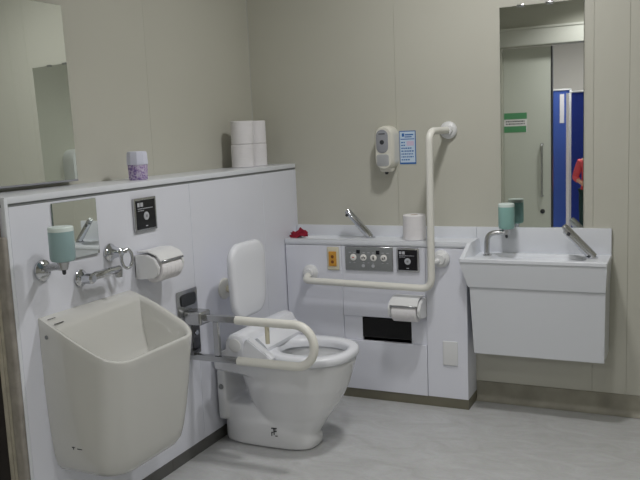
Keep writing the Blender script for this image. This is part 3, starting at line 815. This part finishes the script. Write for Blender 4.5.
# person in the corridor
def skin_obj(name, verts, edges, radii, m, parent=None, lv=2):
    me = bpy.data.meshes.new(name); me.from_pydata(verts, edges, []); me.materials.append(m)
    o = bpy.data.objects.new(name, me); C.objects.link(o)
    s = o.modifiers.new('skin', 'SKIN'); 
    for i, r_ in enumerate(radii):
        rr = r_ if isinstance(r_, tuple) else (r_, r_); me.skin_vertices[0].data[i].radius = rr
    me.skin_vertices[0].data[0].use_root = True
    s.use_smooth_shade = True; subsurf(o, lv)
    if parent: o.parent = parent; o.matrix_parent_inverse = world(parent).inverted()
    return o
PX, PY = 1.02, -5.3
pe = thing('person', 'person in a coral top and dark trousers standing in the corridor', 'person', (PX, PY, 0))
V = [(0, 0, .86), (0, 0, 1.0), (0, .01, 1.2), (0, 0, 1.33), (0, 0, 1.40), (0, .02, 1.50), (0, .02, 1.57),
     (.15, 0, 1.31), (.21, .02, 1.05), (.19, .14, .88), (-.15, 0, 1.31), (-.23, .02, 1.06), (-.10, .20, .98),
     (.09, 0, .80), (.10, .02, .45), (.10, 0, .08), (.10, .10, .03), (-.09, 0, .80), (-.10, .02, .45), (-.10, 0, .08), (-.10, .10, .03)]
V = [(PX + x, PY + y, z) for x, y, z in V]
Ed = [(0, 1), (1, 2), (2, 3), (3, 4), (4, 5), (5, 6), (3, 7), (7, 8), (8, 9), (3, 10), (10, 11), (11, 12), (0, 13), (13, 14), (14, 15), (15, 16), (0, 17), (17, 18), (18, 19), (19, 20)]
Rr = [(.13, .10), (.12, .09), (.13, .10), (.10, .08), .05, .085, .07, .055, .042, .03, .055, .042, .03, .085, .058, .04, .03, .085, .058, .04, .03]
skin_obj('body', V, Ed, Rr, M_skin, pe)
tv = [V[i] for i in (1, 2, 3, 7, 8, 10, 11)] + [(PX, PY, .88), (PX + .20, PY + .09, .96), (PX - .165, PY + .11, 1.02)]
skin_obj('coral_top', tv, [(7, 0), (0, 1), (1, 2), (2, 3), (3, 4), (4, 8), (2, 5), (5, 6), (6, 9)], [(.145, .115), (.15, .12), (.12, .10), .072, .058, .072, .058, (.15, .12), .05, .05], M_pink, pe)
tr_ = [V[i] for i in (0, 13, 14, 17, 18)] + [(PX + .10, PY, .12), (PX - .10, PY, .12)]
skin_obj('trousers', tr_, [(0, 1), (1, 2), (2, 5), (0, 3), (3, 4), (4, 6)], [(.15, .12), .10, .075, .10, .075, .06, .06], M_trous, pe)
b = NB(); sphere(b, (PX, PY - .005, 1.56), .105, (.95, 1, 1.02)); finish('hair', b, M_hair, pe)
for s_ in (-1, 1):
    b = NB(); sphere(b, (PX + s_ * .10, PY + .05, .04), .05, (.9, 2.2, .78)); finish('shoe', b, M_shoe, pe)
    b = NB(); sphere(b, (PX + s_ * .032, PY + .098, 1.535), .011); finish('eye', b, M_dark, pe)
b = NB(); tube(b, [(PX, PY + .095, 1.53), (PX, PY + .125, 1.50)], .012, 10, rs=[.007, .013]); finish('nose', b, M_skin, pe)
for hx, hy, hz, dx in ((PX - .10, PY + .20, .98, 1), (PX + .19, PY + .14, .88, 1)):
    b = NB(); sphere(b, (hx, hy + .03, hz), .035, (.55, 1.2, .9))
    for f in range(4): tube(b, [(hx + .0, hy + .055, hz + .022 - f * .014), (hx + .006, hy + .085, hz + .02 - f * .014), (hx + .018, hy + (.105 if f in (1, 2) else .098), hz + .01 - f * .014)], .008, 8, rs=[.0085, .008, .006])
    tube(b, [(hx + .01, hy + .02, hz + .028), (hx + .02, hy + .045, hz + .045), (hx + .02, hy + .062, hz + .05)], .009, 8, rs=[.010, .009, .007])
    finish('hand', b, M_skin, pe)
pe.scale = (.68, .68, .68); pe.location = (.900, -5.3, 0)

# ------------------------------------------------------------------ camera
cam = bpy.data.cameras.new('camera'); co = bpy.data.objects.new('camera', cam); C.objects.link(co)
f_px = 777.7558; cam.sensor_width = 36; cam.sensor_fit = 'HORIZONTAL'; cam.lens = 36 * f_px / 640; cam.clip_start = .02
y_, p_, r_ = [math.radians(v) for v in (25.4085, -7.849, -2.4211)]
fw = Vector((-math.sin(y_) * math.cos(p_), math.cos(y_) * math.cos(p_), math.sin(p_)))
ri = fw.cross(Vector((0, 0, 1))).normalized(); up = ri.cross(fw)
R_ = math.cos(r_) * ri + math.sin(r_) * up; U_ = -math.sin(r_) * ri + math.cos(r_) * up
m = Matrix((R_, U_, -fw)).transposed().to_4x4(); m.translation = Vector((1.8503, -3.6332, 1.3264))
co.matrix_world = m
S = bpy.context.scene; S.camera = co
w = bpy.data.worlds.new('world'); S.world = w; w.use_nodes = True
w.node_tree.nodes['Background'].inputs['Color'].default_value = (.8, .85, .9, 1); w.node_tree.nodes['Background'].inputs['Strength'].default_value = .3
S.view_settings.view_transform = 'Standard'; S.view_settings.look = 'None'; S.view_settings.gamma = 1; S.view_settings.use_curve_mapping = False
S.view_settings.exposure = -.15
S.cycles.max_bounces = 10; S.cycles.glossy_bounces = 6; S.cycles.diffuse_bounces = 6
S.cycles.caustics_reflective = False; S.cycles.caustics_refractive = False
S.cycles.use_denoising = True; S.cycles.sample_clamp_indirect = 4
